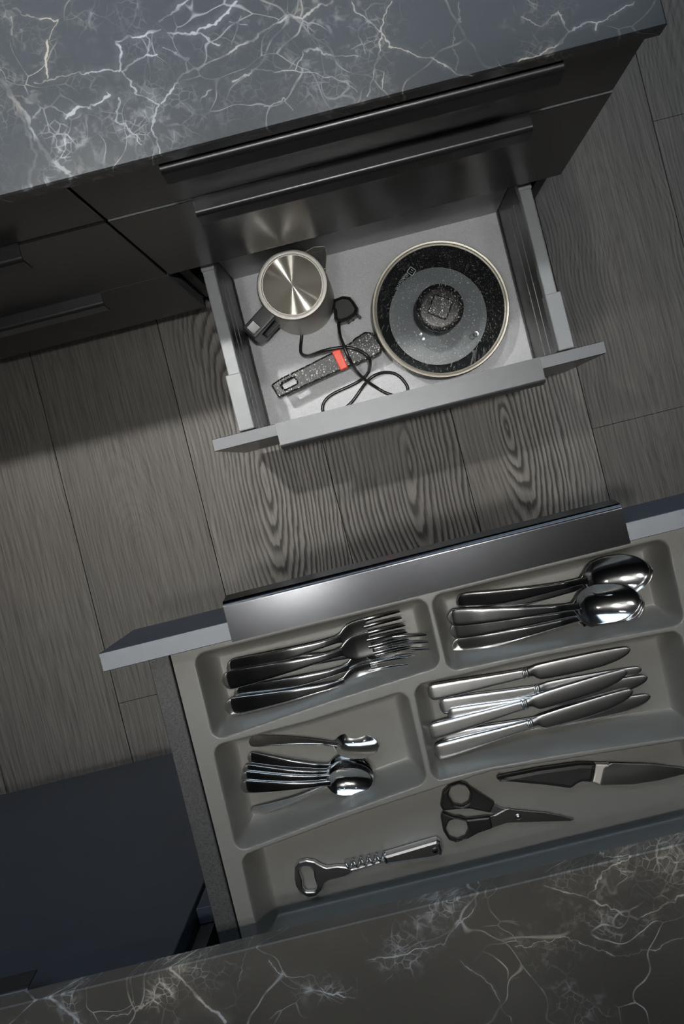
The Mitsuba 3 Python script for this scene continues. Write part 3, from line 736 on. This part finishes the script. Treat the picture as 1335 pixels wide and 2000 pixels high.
# ------------------------------------------------------------------ kettle
KZ = 0.300
CK = at(570, 556, KZ)[:2]
ko, kr = 69.5 / FOC * (H - KZ), 58.0 / FOC * (H - KZ)
hK = KZ - DZ
body = lathe([(0, 0), (.0560, 0), (.0585, .002), (.0590, .010), (.0588, .055), (.0580, .10), (.0568, hK - .010), (ko, hK - .003), (ko - .0012, hK - .0006), (ko - .004, hK), (kr + .0022, hK - .0004), (kr + .0016, hK - .0030), (0, hK - .0030)], 128); body.apply_translation((*CK, DZ + .0006))
put('kettle__body', body, 'brushed', 40)
nr, ns = 24, 160
r_ = np.linspace(0.0002, kr, nr); th = np.linspace(0, 2 * np.pi, ns + 1)
RR, TH = np.meshgrid(r_, th, indexing='ij')
LV = np.c_[(CK[0] + RR * np.cos(TH)).ravel(), (CK[1] + RR * np.sin(TH)).ravel(), (KZ - .0006 - .0012 * (RR / kr) ** 6).ravel()]
ii = np.arange(nr * (ns + 1)).reshape(nr, ns + 1)
LF = np.vstack([np.stack([ii[:-1, :-1].ravel(), ii[1:, :-1].ravel(), ii[1:, 1:].ravel()], 1), np.stack([ii[:-1, :-1].ravel(), ii[1:, 1:].ravel(), ii[:-1, 1:].ravel()], 1)])
put('kettle__lid', trimesh.Trimesh(LV, LF, process=False), 'lid_brushed', True, uv=np.c_[(TH / (2 * np.pi)).ravel(), (RR / kr).ravel()])
labels['kettle__lid'] = {'label': 'round brushed steel lid with radial glints'}
O = (440, 440); S = 3.708
# spout: an open beak
sp = pts([(575, 190), (640, 155), (722, 150), (735, 200), (728, 320)], KZ - .004, O, S)
spo = smooth_poly(np.vstack([sp, CK[None] + .6 * (sp.mean(0) - CK)[None]]), .002).difference(Polygon(CK + (ko - .003) * np.c_[np.cos(th), np.sin(th)]))
def beak(g, z0, z1, shrink):
    m = slab(g, z0, z1, .0008, .001)
    v = m.vertices; f = np.clip((z1 - v[:, 2]) / (z1 - z0), 0, 1)[:, None]
    d = CK + (v[:, :2] - CK) * (ko * .97 / np.linalg.norm(v[:, :2] - CK, axis=1))[:, None]
    v[:, :2] = v[:, :2] * (1 - f * shrink) + d * f * shrink
    return m
outer = spo; inner = spo.buffer(-.0014)
put('kettle__spout', beak(outer.difference(inner) if not inner.is_empty and outer.difference(inner).geom_type == 'Polygon' else outer, KZ - .050, KZ - .003, .95), 'brushed', 40)
put('kettle__spout__inner', beak(outer.buffer(-.001), KZ - .052, KZ - .016, .9), 'black_soft', 40)
# handle: top bar, grip and lower bar as one D loop
def ray(px): return at(px[0], px[1], KZ)[:2]
e_in = (ray((509.4, 595.4)) + ray((537.3, 617.9))) / 2; e_out = (ray((472, 637)) + ray((493.3, 667.3))) / 2
dh = e_out - CK; dh /= np.linalg.norm(dh); sh = np.array([-dh[1], dh[0]])
r_out = (e_out - CK) @ dh; r_in = ko - .006; hw = .0132
Pd = Polygon([(r_in, KZ - .003), (r_out - .004, KZ - .003), (r_out, KZ - .010), (r_out - .002, KZ - .080), (r_out - .012, KZ - .090), (.0560, KZ - .092), (.0565, KZ - .078), (r_out - .018, KZ - .074), (r_out - .016, KZ - .024), (.058, KZ - .020)]).buffer(.0015).buffer(-.0015)
m = slab(Pd, -hw, hw, .003, .0015)
v = m.vertices.copy(); m.vertices = np.c_[CK[0] + v[:, 0] * dh[0] + v[:, 2] * sh[0], CK[1] + v[:, 0] * dh[1] + v[:, 2] * sh[1], v[:, 1]]
trimesh.repair.fix_normals(m)
put('kettle__handle', m, 'kettle_plastic', 40); labels['kettle__handle'] = {'label': 'black plastic handle'}
bt = smooth_poly([(-.0085, -.0085), (.0085, -.0085), (.0085, .0085), (-.0085, .0085)], .002)
m = slab(bt, -.002, .0022, .001, .0008)
R4 = np.eye(4); R4[:2, 0], R4[:2, 1] = dh, sh; R4[:2, 3] = CK + dh * (r_out - .014); R4[2, 3] = KZ - .003; m.apply_transform(R4)
put('kettle__handle__button', m, 'chrome', 40); labels['kettle__handle__button'] = {'label': 'square chrome lid button'}
# plug
O = (630, 560); S = 13.35; zp = DZ + .0008
pl = outline([(245, 345), (520, 240), (720, 270), (830, 400), (930, 560), (890, 740), (700, 875), (480, 945), (370, 930), (300, 850), (290, 640), (240, 630)], zp + .03, .0015, O, S)
put('kettle__plug', slab(pl, zp, zp + .036, .006, .001), 'black_plastic', 40); labels['kettle__plug'] = {'label': 'black three-pin mains plug'}
for i, (a, b) in enumerate((((870, 690), (985, 825)), ((610, 850), (690, 955)), ((760, 800), (800, 850)))):
    a, b = pts([a, b], zp + .02, O, S)
    m = slab(LineString([a, b]).buffer(.0022, cap_style='flat'), zp + (.016 if i < 2 else .002), zp + (.022 if i < 2 else .010), .0006, .0008)
    put(f'kettle__plug__pin' + ('' if i == 0 else f'_{i:03d}'), m, 'black_soft', 40)
# cord
O = (440, 440); S = 3.708; rc = .0028; zf = DZ + rc + .0008
cord = [(548, 730, zf + .004), (552, 800, zf), (545, 870, zf + .002), (548, 925, zf + .010), (600, 945, .185), (700, 912, .222), (830, 887, .226), (940, 897, .226), (1030, 950, .230), (1047, 1020, .205), (1010, 1095, zf + .008), (930, 1150, zf), (800, 1210, zf), (722, 1270, zf), (703, 1335, zf),
        (735, 1372, zf), (830, 1345, zf), (910, 1285, zf), (980, 1190, zf), (1060, 1100, zf + .008), (1150, 1066, zf + .004), (1240, 1082, zf), (1300, 1140, zf), (1320, 1190, zf), (1290, 1232, zf), (1170, 1218, zf), (1100, 1180, zf), (1010, 1118, zf + .016), (945, 1050, .198), (896, 965, .236), (875, 920, .239), (856, 870, .236), (828, 790, .195), (818, 700, zf + .018), (812, 660, zf + .016)]
path = spline([at(440 + x / S, 440 + y / S, z) for x, y, z in cord], 420)
path[:, 2] = np.maximum(path[:, 2], zf - .0004); path[:, 1] = np.maximum(path[:, 1], YI + rc + .0006)
put('kettle__cord', tube(path, rc, 12), 'cord_rubber', 60); labels['kettle__cord'] = {'label': 'black looped power cord'}
tag('kettle', 'small stainless steel electric kettle with black handle in the upper drawer', 'kettle')
